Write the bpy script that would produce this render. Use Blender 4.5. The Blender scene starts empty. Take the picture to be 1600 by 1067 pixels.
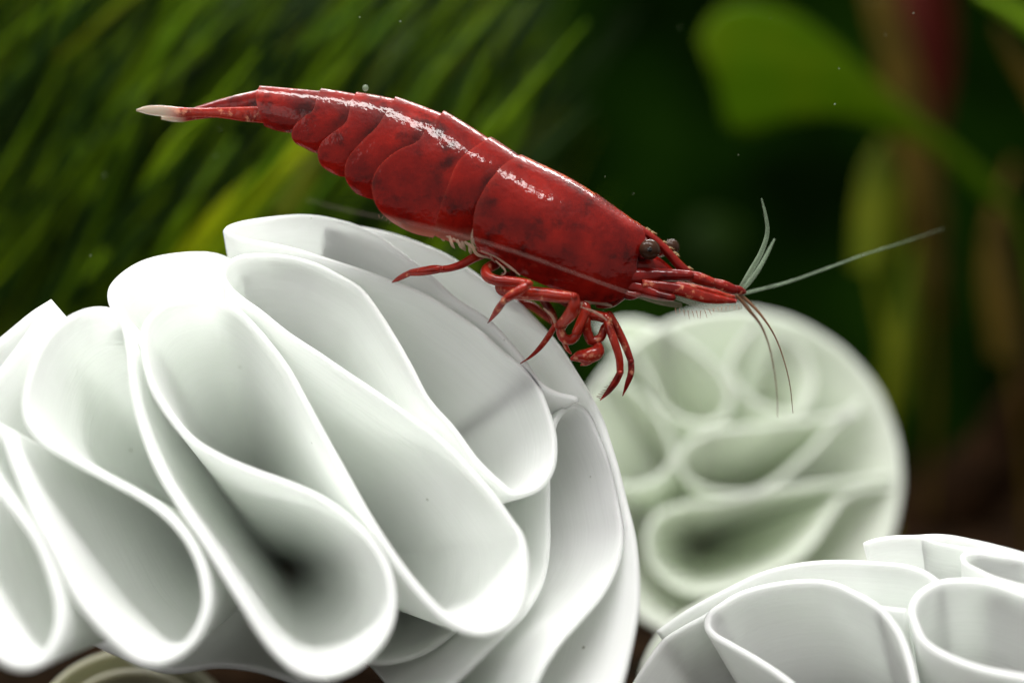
import bpy, math, random
import numpy as np
from mathutils import Vector

# ------------------------------------------------------------------ scale
# Layout is worked out in "photo units": 1 unit = 0.025 mm, so the shrimp is 25 mm long.
S = 2.5e-5
D = 2200.0                       # camera distance to the shrimp (55 mm)
rng = random.Random(7)
nrng = np.random.default_rng(11)
sc = bpy.context.scene
C = sc.collection

# ------------------------------------------------------------------ camera
cam = bpy.data.cameras.new('camera')
camo = bpy.data.objects.new('camera', cam); C.objects.link(camo)
camo.location = (0, -D * S, 0)
camo.rotation_euler = (math.radians(90), 0, 0)
cam.sensor_width = 36.0
cam.lens = 18.0 * D / 800.0
cam.clip_start = 0.001
cam.clip_end = 5.0
cam.dof.use_dof = True
cam.dof.focus_distance = (D + 10) * S
cam.dof.aperture_fstop = (cam.lens / 1000.0) / (125 * S)
sc.camera = camo

# ------------------------------------------------------------------ world and lamps
w = bpy.data.worlds.new('World'); sc.world = w; w.use_nodes = True
bg = w.node_tree.nodes['Background']
bg.inputs[0].default_value = (0.97, 1.0, 0.93, 1)
bg.inputs[1].default_value = 0.42

def area(name, loc, target, sx, sy, power, col):
    l = bpy.data.lights.new(name, 'AREA'); l.shape = 'RECTANGLE'
    l.size = sx * S; l.size_y = sy * S; l.energy = power; l.color = col
    o = bpy.data.objects.new(name, l); C.objects.link(o)
    o.location = Vector(loc) * S
    d = (Vector(target) - Vector(loc)).normalized()
    o.rotation_euler = d.to_track_quat('-Z', 'Y').to_euler()
    return o
area('aquarium_lamp', (-420, -330, 2400), (-150, 50, 0), 3600, 380, 0.084, (1.0, 1.0, 0.965))
area('aquarium_lamp', (0, 2300, 2400), (0, 1300, 0), 3000, 420, 0.060, (1.0, 1.0, 0.965))
area('front_fill', (-2200, -2600, 1100), (-200, 0, -100), 2600, 2000, 0.014, (0.97, 1.0, 0.97))  # added fill from the front left to lift rims and hollows, no actual window

sc.view_settings.view_transform = 'Standard'
sc.view_settings.look = 'None'
sc.view_settings.exposure = 0.14
sc.view_settings.gamma = 1.0
sc.render.engine = 'CYCLES'
sc.cycles.use_denoising = True
sc.cycles.max_bounces = 16
sc.cycles.diffuse_bounces = 12
sc.cycles.transmission_bounces = 6
sc.cycles.transparent_max_bounces = 12
sc.cycles.sample_clamp_indirect = 6

# ------------------------------------------------------------------ helpers
def P(u, v, y=0.0):
    k = (D + y) / D
    return np.array([(u - 800.0) * k, y, (533.5 - v) * k])

def catmull(pts, step=6.0, closed=False):
    """smooth polyline through points (any dimension), resampled evenly"""
    p = np.array(pts, float)
    if closed: p = np.vstack([p[-1], p, p[0], p[1]])
    else: p = np.vstack([2 * p[0] - p[1], p, 2 * p[-1] - p[-2]])
    out = []
    for i in range(1, len(p) - 2):
        p0, p1, p2, p3 = p[i - 1], p[i], p[i + 1], p[i + 2]
        a = 0.5
        t0 = 0.0
        t1 = t0 + max(np.linalg.norm(p1 - p0), 1e-6) ** a
        t2 = t1 + max(np.linalg.norm(p2 - p1), 1e-6) ** a
        t3 = t2 + max(np.linalg.norm(p3 - p2), 1e-6) ** a
        n = 14
        for t in np.linspace(t1, t2, n, endpoint=False):
            A1 = (t1 - t) / (t1 - t0) * p0 + (t - t0) / (t1 - t0) * p1
            A2 = (t2 - t) / (t2 - t1) * p1 + (t - t1) / (t2 - t1) * p2
            A3 = (t3 - t) / (t3 - t2) * p2 + (t - t2) / (t3 - t2) * p3
            B1 = (t2 - t) / (t2 - t0) * A1 + (t - t0) / (t2 - t0) * A2
            B2 = (t3 - t) / (t3 - t1) * A2 + (t - t1) / (t3 - t1) * A3
            out.append((t2 - t) / (t2 - t1) * B1 + (t - t1) / (t2 - t1) * B2)
    out.append(p[-2])
    out = np.array(out)
    seg = np.linalg.norm(np.diff(out, axis=0), axis=1)
    L = np.concatenate([[0], np.cumsum(seg)])
    n = max(4, int(round(L[-1] / step)) + 1)
    q = np.linspace(0, L[-1], n)
    return np.stack([np.interp(q, L, out[:, k]) for k in range(out.shape[1])], 1)

def resample(pts, n):
    p = catmull(pts, 2.0)
    seg = np.linalg.norm(np.diff(p, axis=0), axis=1)
    L = np.concatenate([[0], np.cumsum(seg)])
    q = np.linspace(0, L[-1], n)
    return np.stack([np.interp(q, L, p[:, k]) for k in range(p.shape[1])], 1)

def at(poly, ts):
    """points at arc-length fractions ts of a dense polyline"""
    seg = np.linalg.norm(np.diff(poly, axis=0), axis=1)
    L = np.concatenate([[0], np.cumsum(seg)]); L /= L[-1]
    return np.stack([np.interp(ts, L, poly[:, k]) for k in range(poly.shape[1])], 1)

BASE = {}
def empty(name, base, label=None, cat=None, group=None):
    o = bpy.data.objects.new(name, None); C.objects.link(o)
    o.empty_display_size = 0.002
    o.location = Vector(base) * S; BASE[o] = np.array(base, float)
    tag(o, label, cat, group)
    return o

def tag(o, label=None, cat=None, group=None, kind=None):
    if label: o['label'] = label
    if cat: o['category'] = cat
    if group: o['group'] = group
    if kind: o['kind'] = kind
    return o

class MB:
    def __init__(self): self.v = []; self.f = []; self.n = 0; self.m = []; self.col = []; self.al = []; self.uv = []
    def add(self, v, f, mi=0, col=None, uv=None, al=None):
        v = np.asarray(v, float).reshape(-1, 3)
        self.v.append(v); self.f += [tuple(i + self.n for i in q) for q in f]
        self.m += [mi] * len(f)
        self.col.append(np.zeros((len(v), 3)) if col is None else np.asarray(col, float))
        self.uv.append(np.zeros((len(v), 2)) if uv is None else np.asarray(uv, float))
        self.al.append(np.ones(len(v)) if al is None else np.asarray(al, float))
        self.n += len(v)
    def build(self, name, mats, parent=None, base=None, smooth=True):
        v = np.vstack(self.v)
        b = BASE[parent] if parent is not None else (np.zeros(3) if base is None else np.array(base, float))
        me = bpy.data.meshes.new(name)
        me.from_pydata(((v - b) * S).tolist(), [], self.f)
        if not isinstance(mats, (list, tuple)): mats = [mats]
        for m in mats: me.materials.append(m)
        if len(mats) > 1: me.polygons.foreach_set('material_index', self.m)
        if smooth: me.polygons.foreach_set('use_smooth', [True] * len(me.polygons))
        ca = me.color_attributes.new('mark', 'FLOAT_COLOR', 'POINT')
        cc = np.ones((len(v), 4)); cc[:, :3] = np.vstack(self.col); cc[:, 3] = np.concatenate(self.al)
        ca.data.foreach_set('color', cc.ravel())
        uvl = me.uv_layers.new(name='strip')
        li = np.empty(len(me.loops), int); me.loops.foreach_get('vertex_index', li)
        uvl.data.foreach_set('uv', np.vstack(self.uv)[li].ravel())
        me.update()
        o = bpy.data.objects.new(name, me); C.objects.link(o)
        if parent is not None:
            o.parent = parent
        else:
            o.location = Vector(b) * S
        BASE[o] = b
        return o

def grid_faces(nr, ncol, wrap=False):
    f = []
    for i in range(nr - 1):
        for j in range(ncol if wrap else ncol - 1):
            k = (j + 1) % ncol
            f.append((i * ncol + j, i * ncol + k, (i + 1) * ncol + k, (i + 1) * ncol + j))
    return f

def tube(mb, pts, rad, seg=10, flat=None, smooth_step=None, mi=0, col=None, up=None):
    """tapered tube through 3-D points; flat = ratio of depth radius to in-plane radius"""
    pr = np.column_stack([np.array(pts, float), np.array(rad, float)])
    if smooth_step: pr = catmull(pr, smooth_step)
    p, r = pr[:, :3], np.maximum(pr[:, 3], 0.15)
    # rounded ends
    T = np.gradient(p, axis=0); T /= np.linalg.norm(T, axis=1)[:, None] + 1e-9
    extra0 = [(p[0] - T[0] * r[0] * k, r[0] * q) for k, q in ((0.95, 0.3), (0.6, 0.8))]
    extra1 = [(p[-1] + T[-1] * r[-1] * k, r[-1] * q) for k, q in ((0.6, 0.8), (0.95, 0.3))]
    p = np.vstack([[e[0] for e in extra0], p, [e[0] for e in extra1]])
    r = np.concatenate([[e[1] for e in extra0], r, [e[1] for e in extra1]])
    T = np.vstack([T[:1], T[:1], T, T[-1:], T[-1:]])
    ref = np.array(up if up is not None else (0, 1.0, 0))
    V = []
    for i in range(len(p)):
        b = ref - T[i] * ref.dot(T[i])
        if np.linalg.norm(b) < 0.05: b = np.array((0, 0, 1.0)) - T[i] * T[i][2]
        b /= np.linalg.norm(b); a = np.cross(T[i], b)
        for j in range(seg):
            t = 2 * math.pi * j / seg
            V.append(p[i] + r[i] * (a * math.cos(t) + b * math.sin(t) * (flat or 1.0)))
    n = len(p)
    f = grid_faces(n, seg, True)
    f.append(tuple(range(seg))[::-1]); f.append(tuple((n - 1) * seg + j for j in range(seg)))
    mb.add(V, f, mi, None if col is None else np.tile(col, (len(V), 1)))

def ellipsoid(mb, c, rx, ry, rz, mi=0, nu=18, nv=12, rot=0.0):
    V = []
    for i in range(nv + 1):
        a = math.pi * i / nv
        for j in range(nu):
            b = 2 * math.pi * j / nu
            x, y, z = rx * math.sin(a) * math.cos(b), ry * math.sin(a) * math.sin(b), rz * math.cos(a)
            V.append((c[0] + x * math.cos(rot) - z * math.sin(rot), c[1] + y, c[2] + x * math.sin(rot) + z * math.cos(rot)))
    mb.add(V, grid_faces(nv + 1, nu, True), mi)

# ------------------------------------------------------------------ materials
def mat(name):
    m = bpy.data.materials.new(name); m.use_nodes = True
    nt = m.node_tree
    return m, nt, nt.nodes['Principled BSDF'], nt.nodes['Material Output']
def N(nt, t, **kw):
    n = nt.nodes.new(t)
    for k, v in kw.items(): setattr(n, k, v)
    return n
def ramp(nt, src, stops):
    r = N(nt, 'ShaderNodeValToRGB')
    el = r.color_ramp.elements
    while len(el) < len(stops): el.new(0.5)
    for e, (p, c) in zip(el, stops):
        e.position = p; e.color = (c[0], c[1], c[2], 1) if not isinstance(c, (int, float)) else (c, c, c, 1)
    nt.links.new(src, r.inputs[0])
    return r.outputs[0]
def coords(nt, unit=100.0):
    """object coordinates in multiples of `unit` photo units"""
    tc = N(nt, 'ShaderNodeTexCoord'); mp = N(nt, 'ShaderNodeMapping')
    k = 1.0 / (S * unit)
    mp.inputs['Scale'].default_value = (k, k, k)
    nt.links.new(tc.outputs['Object'], mp.inputs[0])
    return mp.outputs[0]
def noise(nt, vec, scale, detail=4, rough=0.55):
    n = N(nt, 'ShaderNodeTexNoise'); n.inputs['Scale'].default_value = scale
    n.inputs['Detail'].default_value = detail; n.inputs['Roughness'].default_value = rough
    nt.links.new(vec, n.inputs['Vector']); return n.outputs[0]
def mix(nt, fac, a, b, mode='MIX'):
    m = N(nt, 'ShaderNodeMix', data_type='RGBA', blend_type=mode)
    for s, i in ((fac, 0), (a, 6), (b, 7)):
        if hasattr(s, 'is_linked') or hasattr(s, 'node'): nt.links.new(s, m.inputs[i])
        elif i == 0: m.inputs[0].default_value = s
        else: m.inputs[i].default_value = (s[0], s[1], s[2], 1)
    return m.outputs[2]
def bump(nt, h, strength, dist):
    b = N(nt, 'ShaderNodeBump'); b.inputs['Strength'].default_value = strength
    b.inputs['Distance'].default_value = dist * S
    nt.links.new(h, b.inputs['Height']); return b.outputs[0]

def plastic(name, base, trans=1.0):
    m, nt, pb, out = mat(name)
    uv = N(nt, 'ShaderNodeUVMap', uv_map='strip')
    mp = N(nt, 'ShaderNodeMapping'); mp.inputs['Scale'].default_value = (0.003, 0.16, 1)
    nt.links.new(uv.outputs[0], mp.inputs[0])
    lines = noise(nt, mp.outputs[0], 1.0, 3, 0.6)
    oc = coords(nt)
    spots = N(nt, 'ShaderNodeTexVoronoi'); spots.inputs['Scale'].default_value = 0.9
    nt.links.new(oc, spots.inputs['Vector'])
    dirt = ramp(nt, spots.outputs['Distance'], [(0.012, 1.0), (0.03, 0.0)])
    cloud = noise(nt, oc, 0.55, 3)
    c0 = mix(nt, ramp(nt, cloud, [(0.35, 0.0), (0.7, 1.0)]), base, [x * y for x, y in zip(base, (0.94, 0.95, 0.93))])
    c0 = mix(nt, ramp(nt, lines, [(0.42, 0.0), (0.66, 0.30)]), c0, [x * 0.88 for x in base])
    c1 = mix(nt, dirt, c0, (0.25, 0.24, 0.18))
    nt.links.new(c1, pb.inputs['Base Color'])
    pb.inputs['Roughness'].default_value = 0.38
    pb.inputs['Specular IOR Level'].default_value = 0.28
    nb = bump(nt, lines, 0.35, 3.5)
    nt.links.new(nb, pb.inputs['Normal'])
    pb.inputs['Subsurface Weight'].default_value = trans
    pb.inputs['Subsurface Radius'].default_value = (34 * S, 36 * S, 34 * S)
    pb.inputs['Subsurface Scale'].default_value = 1.0
    return m
M_WHITE = plastic('white_plastic', (0.955, 0.972, 0.952))
M_HAZED = plastic('hazed_white_plastic', (0.77, 0.82, 0.71))  # water's pale green veil over the rear tube, mixed into the base colour
M_DULL = plastic('dull_tan_plastic', (0.50, 0.47, 0.36))  # tan tone, darker than the other plastics

def shell_mat(name, dark, mid, bright, rough=0.28, blotch=0.0):
    m, nt, pb, out = mat(name)
    oc = coords(nt)
    n1 = noise(nt, oc, 1.5, 5, 0.6)
    n2 = noise(nt, oc, 2.3, 6, 0.6)
    n3 = noise(nt, oc, 60, 2, 0.5)
    c = mix(nt, ramp(nt, n1, [(0.34, 0.0), (0.66, 1.0)]), mid, bright)
    c = mix(nt, ramp(nt, n2, [(0.33, 0.85), (0.46, 0.0)]), c, dark)
    c = mix(nt, ramp(nt, n3, [(0.35, 0.15), (0.5, 0.0)]), c, dark)
    if blotch: c = mix(nt, ramp(nt, noise(nt, oc, 7.0, 3, 0.6), [(0.58, 0.0), (0.72, blotch)]), c, (0.62, 0.26, 0.15))
    at_ = N(nt, 'ShaderNodeAttribute', attribute_name='mark')
    sp = N(nt, 'ShaderNodeSeparateColor'); nt.links.new(at_.outputs[0], sp.inputs[0])
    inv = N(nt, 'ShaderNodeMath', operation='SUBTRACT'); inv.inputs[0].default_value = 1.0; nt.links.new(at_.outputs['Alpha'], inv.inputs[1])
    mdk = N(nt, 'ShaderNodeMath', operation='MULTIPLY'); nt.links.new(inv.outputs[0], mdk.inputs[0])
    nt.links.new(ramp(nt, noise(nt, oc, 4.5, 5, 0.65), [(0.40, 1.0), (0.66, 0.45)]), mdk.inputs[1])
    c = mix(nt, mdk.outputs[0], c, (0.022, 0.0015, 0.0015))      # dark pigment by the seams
    n4 = noise(nt, oc, 9, 3)
    md = N(nt, 'ShaderNodeMath', operation='MULTIPLY'); nt.links.new(sp.outputs[0], md.inputs[0])
    nt.links.new(ramp(nt, n4, [(0.42, 0.0), (0.60, 1.0)]), md.inputs[1])
    c = mix(nt, md.outputs[0], c, (0.60, 0.10, 0.015))          # ochre line along the back
    c = mix(nt, sp.outputs[1], c, (0.55, 0.22, 0.16))            # pale membrane at plate margins
    c = mix(nt, sp.outputs[2], c, (0.60, 0.50, 0.40))            # cream tips
    nt.links.new(c, pb.inputs['Base Color'])
    pb.inputs['Roughness'].default_value = rough
    pb.inputs['Specular IOR Level'].default_value = 0.06
    pb.inputs['Subsurface Weight'].default_value = 0.25
    pb.inputs['Subsurface Radius'].default_value = (18 * S, 3 * S, 2 * S)
    pb.inputs['Subsurface Scale'].default_value = 1.0
    pb.inputs['Coat Weight'].default_value = 0.4
    pb.inputs['Coat Roughness'].default_value = 0.035
    h = N(nt, 'ShaderNodeMath', operation='ADD')
    nt.links.new(noise(nt, oc, 2.6, 2, 0.5), h.inputs[0]); nt.links.new(noise(nt, oc, 9, 2, 0.5), h.inputs[1])
    nb = bump(nt, h.outputs[0], 0.20, 5.0)
    nt.links.new(nb, pb.inputs['Normal']); nt.links.new(nb, pb.inputs['Coat Normal'])
    am = N(nt, 'ShaderNodeMath', operation='MULTIPLY_ADD'); nt.links.new(sp.outputs[2], am.inputs[0])
    am.inputs[1].default_value = -0.5; am.inputs[2].default_value = 1.0
    nt.links.new(am.outputs[0], pb.inputs['Alpha'])
    return m
M_SHELL = shell_mat('red_shell', (0.030, 0.0008, 0.0008), (0.105, 0.0016, 0.0011), (0.25, 0.0065, 0.0028), 0.42)
M_LEG = shell_mat('red_leg', (0.06, 0.0015, 0.0015), (0.165, 0.004, 0.003), (0.34, 0.022, 0.009), 0.36, 0.75)

def simple(name, col, rough=0.5, spec=0.4, trans=0.0, alpha=1.0, emit=None):
    m, nt, pb, out = mat(name)
    oc = coords(nt); n = noise(nt, oc, 3.0, 4)
    c = mix(nt, ramp(nt, n, [(0.3, 0.0), (0.7, 1.0)]), [x * 0.75 for x in col], [min(1, x * 1.2) for x in col])
    nt.links.new(c, pb.inputs['Base Color'])
    pb.inputs['Roughness'].default_value = rough
    pb.inputs['Specular IOR Level'].default_value = spec
    sh = pb.outputs[0]
    if trans:
        tr = N(nt, 'ShaderNodeBsdfTranslucent'); nt.links.new(c, tr.inputs[0])
        mx = N(nt, 'ShaderNodeMixShader'); mx.inputs[0].default_value = trans
        nt.links.new(sh, mx.inputs[1]); nt.links.new(tr.outputs[0], mx.inputs[2]); sh = mx.outputs[0]
    if alpha < 1:
        tp = N(nt, 'ShaderNodeBsdfTransparent')
        mx = N(nt, 'ShaderNodeMixShader'); mx.inputs[0].default_value = alpha
        nt.links.new(tp.outputs[0], mx.inputs[1]); nt.links.new(sh, mx.inputs[2]); sh = mx.outputs[0]
    nt.links.new(sh, out.inputs[0])
    return m
M_PALE = simple('pale_feeler', (0.30, 0.38, 0.27), 0.4, 0.3, 0.3, 0.48)
M_PALE_THIN = simple('clear_feeler', (0.62, 0.50, 0.42), 0.4, 0.4, 0.3, 0.13)
M_GHOST = simple('faint_feeler', (0.62, 0.45, 0.40), 0.5, 0.1, 0.3, 0.055)
M_THREAD = simple('brown_feeler', (0.22, 0.10, 0.05), 0.4, 0.4, 0.0, 0.85)
M_MEMBRANE = simple('pale_membrane', (0.62, 0.42, 0.33), 0.4, 0.4, 0.4, 0.55)
M_FRINGE = simple('clear_fringe', (0.50, 0.50, 0.42), 0.5, 0.2, 0.4, 0.25)
M_BRISTLE = simple('cream_bristle', (0.70, 0.52, 0.28), 0.4, 0.3, 0.3, 0.8)
M_EYE = simple('brown_eye', (0.040, 0.017, 0.010), 0.25, 0.12)
M_PUPIL = simple('dark_pupil', (0.006, 0.004, 0.004), 0.1, 0.6)
M_TAILTIP = simple('cream_tail_tip', (0.62, 0.52, 0.40), 0.35, 0.4, 0.35, 0.8)
M_JOINT = simple('pale_joint', (0.55, 0.20, 0.13), 0.25, 0.5, 0.2)
M_CORE = simple('dark_red_flesh', (0.12, 0.004, 0.004), 0.4)

# ------------------------------------------------------------------ setting: soil and rear wall
GZ = -640.0
def soil_mat():
    m, nt, pb, out = mat('dark_soil')
    oc = coords(nt)
    v = N(nt, 'ShaderNodeTexVoronoi'); v.inputs['Scale'].default_value = 1.6; nt.links.new(oc, v.inputs['Vector'])
    c = ramp(nt, noise(nt, oc, 0.7, 5), [(0.3, (0.006, 0.004, 0.002)), (0.7, (0.030, 0.014, 0.006))])
    nt.links.new(c, pb.inputs['Base Color']); pb.inputs['Roughness'].default_value = 0.9; pb.inputs['Specular IOR Level'].default_value = 0.05
    nt.links.new(bump(nt, v.outputs['Distance'], 1.0, 40), pb.inputs['Normal'])
    return m
mb = MB()
xs = np.linspace(-5200, 5200, 110); ys = np.linspace(-1500, 5200, 80)
hh = np.random.default_rng(3)
amp = [(hh.uniform(0.001, 0.008), hh.uniform(0.001, 0.008), hh.uniform(0, 6.28), hh.uniform(5, 26)) for _ in range(14)]
V = []
for y in ys:
    for x in xs:
        z = GZ + sum(a * math.sin(kx * x + ky * y + p) for kx, ky, p, a in amp) * 0.6 + max(0, y - 1500) * 0.03
        V.append((x, y, z))
mb.add(V, grid_faces(len(ys), len(xs)))
tag(mb.build('ground', soil_mat()), kind='structure')

def wall_mat():
    m, nt, pb, out = mat('dark_green_tank_back')
    oc = coords(nt)
    n = noise(nt, oc, 0.13, 3, 0.5)
    c = ramp(nt, n, [(0.34, (0.002, 0.006, 0.001)), (0.52, (0.006, 0.020, 0.0015)), (0.70, (0.014, 0.040, 0.003))])
    nt.links.new(c, pb.inputs['Base Color']); pb.inputs['Roughness'].default_value = 0.9; pb.inputs['Specular IOR Level'].default_value = 0.0
    return m
mb = MB()
xs = np.linspace(-5200, 5200, 60); zs = np.linspace(GZ - 200, 4200, 40)
V = [(x, 4300 + 60 * math.sin(x * 0.002) + 50 * math.sin(z * 0.003 + 1), z) for z in zs for x in xs]
mb.add(V, grid_faces(len(zs), len(xs)))
tag(mb.build('back_wall', wall_mat()), kind='structure')

# ------------------------------------------------------------------ filter media (extruded, pleated plastic tubes)
def ribbon(parent, name, path, depth, apex, reach, thick, material, closed=False, step=6.0):
    """path: rim of the wall; depth(u, v): where the rim lies; the wall tapers inwards to the core of the tube"""
    uv = catmull(path, step, closed)
    Pt = np.array([P(u, v, depth(u, v)) for u, v in uv])
    if closed: Pt = Pt[:-1]; uv = uv[:-1]
    A = np.array(apex, float)[None] - Pt
    Ln = np.linalg.norm(A, axis=1); A = A / Ln[:, None]
    T = (np.roll(Pt, -1, 0) - np.roll(Pt, 1, 0)) if closed else np.gradient(Pt, axis=0)
    Nn = np.cross(T, A); Nn /= np.linalg.norm(Nn, axis=1)[:, None] + 1e-9
    for _ in range(2):                       # smooth so that tight turns stay clean
        if closed: Nn = (np.roll(Nn, 1, 0) + 2 * Nn + np.roll(Nn, -1, 0)) / 4
        else:
            M = Nn.copy(); M[1:-1] = (Nn[:-2] + 2 * Nn[1:-1] + Nn[2:]) / 4; Nn = M
        Nn /= np.linalg.norm(Nn, axis=1)[:, None] + 1e-9
    arc = np.concatenate([[0], np.cumsum(np.linalg.norm(np.diff(Pt, axis=0), axis=1))])
    th = np.array([thick(u, v) if callable(thick) else thick for u, v in uv]) / 2
    wob = np.array([0.9 * math.sin(s * 0.021) + 0.6 * math.sin(s * 0.053 + 1) for s in arc])
    deep = [reach * q for q in (.06, .14, .25, .38, .52, .68, .84, 1.0)]
    prof = [(-1, 0, q) for q in deep[::-1]] + [(-1, 9, 0), (-.97, 4, 0), (-.8, 1.4, 0), (-.45, .2, 0), (0, 0, 0), (.45, .2, 0), (.8, 1.4, 0), (.97, 4, 0), (1, 9, 0)] + [(1, 0, q) for q in deep]
    n, k = len(Pt), len(prof)
    V = np.zeros((n, k, 3)); U = np.zeros((n, k, 2))
    for j, (o, d0, q) in enumerate(prof):
        d = d0 + q * Ln
        V[:, j] = Pt + Nn * (th * o * (1 - 0.6 * q))[:, None] + A * (d + wob)[:, None]
        U[:, j, 0] = arc; U[:, j, 1] = d
    f = []
    for i in range(n if closed else n - 1):
        i2 = (i + 1) % n
        for j in range(k):
            j2 = (j + 1) % k
            f.append((i * k + j, i * k + j2, i2 * k + j2, i2 * k + j))
    if not closed:
        f.append(tuple(range(k))[::-1]); f.append(tuple((n - 1) * k + j for j in range(k)))
    mb = MB(); mb.add(V.reshape(-1, 3), f, 0, None, U.reshape(-1, 2))
    return mb.build(name, material, parent)

def lin(y0, u0, v0, gx, gz, dy=0.0):
    return lambda u, v: y0 + gx * (u - u0) + gz * (v0 - v) + dy

# --- the piece that carries the shrimp
AX = P(445, 886, 700)
def md(dy=0.0): return lin(-20, 650, 600, 0.17, 0.45, dy)
media = empty('filter_tube', P(480, 1080, 150), 'large white pleated plastic filter tube the red shrimp stands on', 'filter media', 'white filter tubes')
tk = lambda u, v: 8.5 + 5.0 * min(1, max(0, (v - 380) / 600))
serp = [(905, 624), (898, 621), (873, 615), (845, 598), (820, 562), (805, 543), (763, 501), (712, 466), (681, 438), (648, 410), (616, 386), (590, 368),
        (553, 351), (512, 341), (469, 337), (425, 339), (385, 345), (360, 352), (352, 358), (358, 364), (385, 373), (431, 383), (480, 395),
        (540, 414), (600, 434), (656, 456), (731, 503), (783, 547), (833, 590), (857, 640), (866, 670), (868, 700), (863, 733), (848, 757),
        (825, 769), (800, 771), (780, 754), (746, 719), (710, 671), (668, 622), (642, 574), (620, 533), (591, 487), (562, 449), (528, 429),
        (489, 411), (445, 400), (405, 398), (374, 401), (354, 413), (348, 428), (357, 446), (377, 465), (405, 485), (455, 525), (508, 560),
        (575, 605), (647, 655), (693, 691), (740, 739), (773, 777), (798, 811), (817, 840), (823, 872), (823, 905), (817, 940), (803, 966),
        (780, 983), (754, 989), (726, 983), (696, 965), (662, 930), (628, 887), (597, 842), (575, 806), (545, 752), (510, 687), (480, 632),
        (450, 577), (421, 538), (396, 508), (376, 488), (352, 472), (325, 461), (291, 463), (262, 473), (240, 489), (227, 508), (223, 532),
        (226, 562), (240, 608), (268, 652), (300, 687), (340, 712), (400, 738), (450, 756), (500, 778), (545, 810), (580, 845), (603, 882),
        (613, 915), (615, 950), (607, 983), (584, 1018), (550, 1045), (508, 1058), (470, 1050), (437, 1024), (408, 988), (382, 945), (352, 897),
        (320, 845), (284, 792), (252, 740), (228, 685), (211, 625), (202, 567), (197, 527), (189, 499), (175, 485), (155, 481), (131, 485),
        (104, 499), (80, 520), (58, 552), (44, 590), (37, 625), (40, 652), (62, 684), (110, 715), (165, 745), (215, 772), (255, 800), (290, 838),
        (312, 880), (321, 915), (323, 945), (315, 975), (297, 1005), (270, 1027), (243, 1035), (215, 1030), (186, 1010), (157, 982), (127, 943),
        (102, 898), (78, 850), (55, 805), (36, 762), (20, 722), (8, 690), (-4, 668), (-20, 660), (-36, 672), (-40, 700), (-25, 735), (5, 775),
        (36, 815), (62, 858), (81, 905), (90, 942), (91, 975), (81, 1010), (62, 1033), (37, 1042), (8, 1036), (-25, 1008), (-55, 960), (-85, 890), (-110, 800), (-125, 720), (-120, 660)]
ribbon(media, 'pleated_ribbon', serp, md(), AX, 0.97, tk, M_WHITE, step=6)
ribbon(media, 'outer_ring', [(508, 352), (540, 352), (580, 358), (622, 368), (670, 387), (712, 408), (757, 438), (812, 474), (851, 514), (878, 547), (903, 587), (923, 622),
        (942, 657), (957, 702), (970, 747), (982, 795), (993, 850), (998, 905), (996, 960), (986, 1020), (968, 1080), (930, 1150), (870, 1210)],
       md(22), AX, 0.86, 11, M_WHITE)
ribbon(media, 'curved_wall', [(862, 690), (870, 658), (882, 641), (902, 633), (920, 645), (934, 672), (948, 708), (960, 748), (968, 792), (973, 832), (967, 880), (946, 922),
        (910, 966), (873, 1007), (846, 1050), (832, 1090), (822, 1140)], md(30), AX, 0.86, 10, M_WHITE)
ribbon(media, 'curved_wall', [(852, 690), (857, 740), (858, 790), (857, 850), (846, 912), (821, 956), (791, 988), (746, 1033), (700, 1075), (640, 1110)],
       md(70), AX, 0.86, 10, M_WHITE)
ribbon(media, 'curved_wall', [(735, 955), (712, 985), (690, 1003), (660, 1021), (625, 1032), (585, 1035), (540, 1020)], md(150), AX, 0.86, 10, M_WHITE)
ribbon(media, 'curved_wall', [(222, 540), (212, 520), (196, 502), (180, 483), (172, 463), (174, 447), (190, 429), (219, 412), (257, 401), (300, 396), (332, 398), (356, 406), (385, 425)],
       md(45), AX, 0.86, 13, M_WHITE)
ribbon(media, 'curved_wall', [(-60, 580), (-25, 548), (0, 530), (48, 490), (82, 470)], md(60), AX, 0.86, 14, M_WHITE)
ribbon(media, 'curved_wall', [(-80, 680), (-30, 615), (5, 572), (35, 535), (60, 500), (72, 486)], md(35), AX, 0.86, 14, M_WHITE)
ribbon(media, 'curved_wall', [(110, 985), (180, 1020), (260, 1048), (340, 1040), (400, 1046), (450, 1062), (520, 1090)], md(330), AX, 0.86, 12, M_WHITE)

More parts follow.
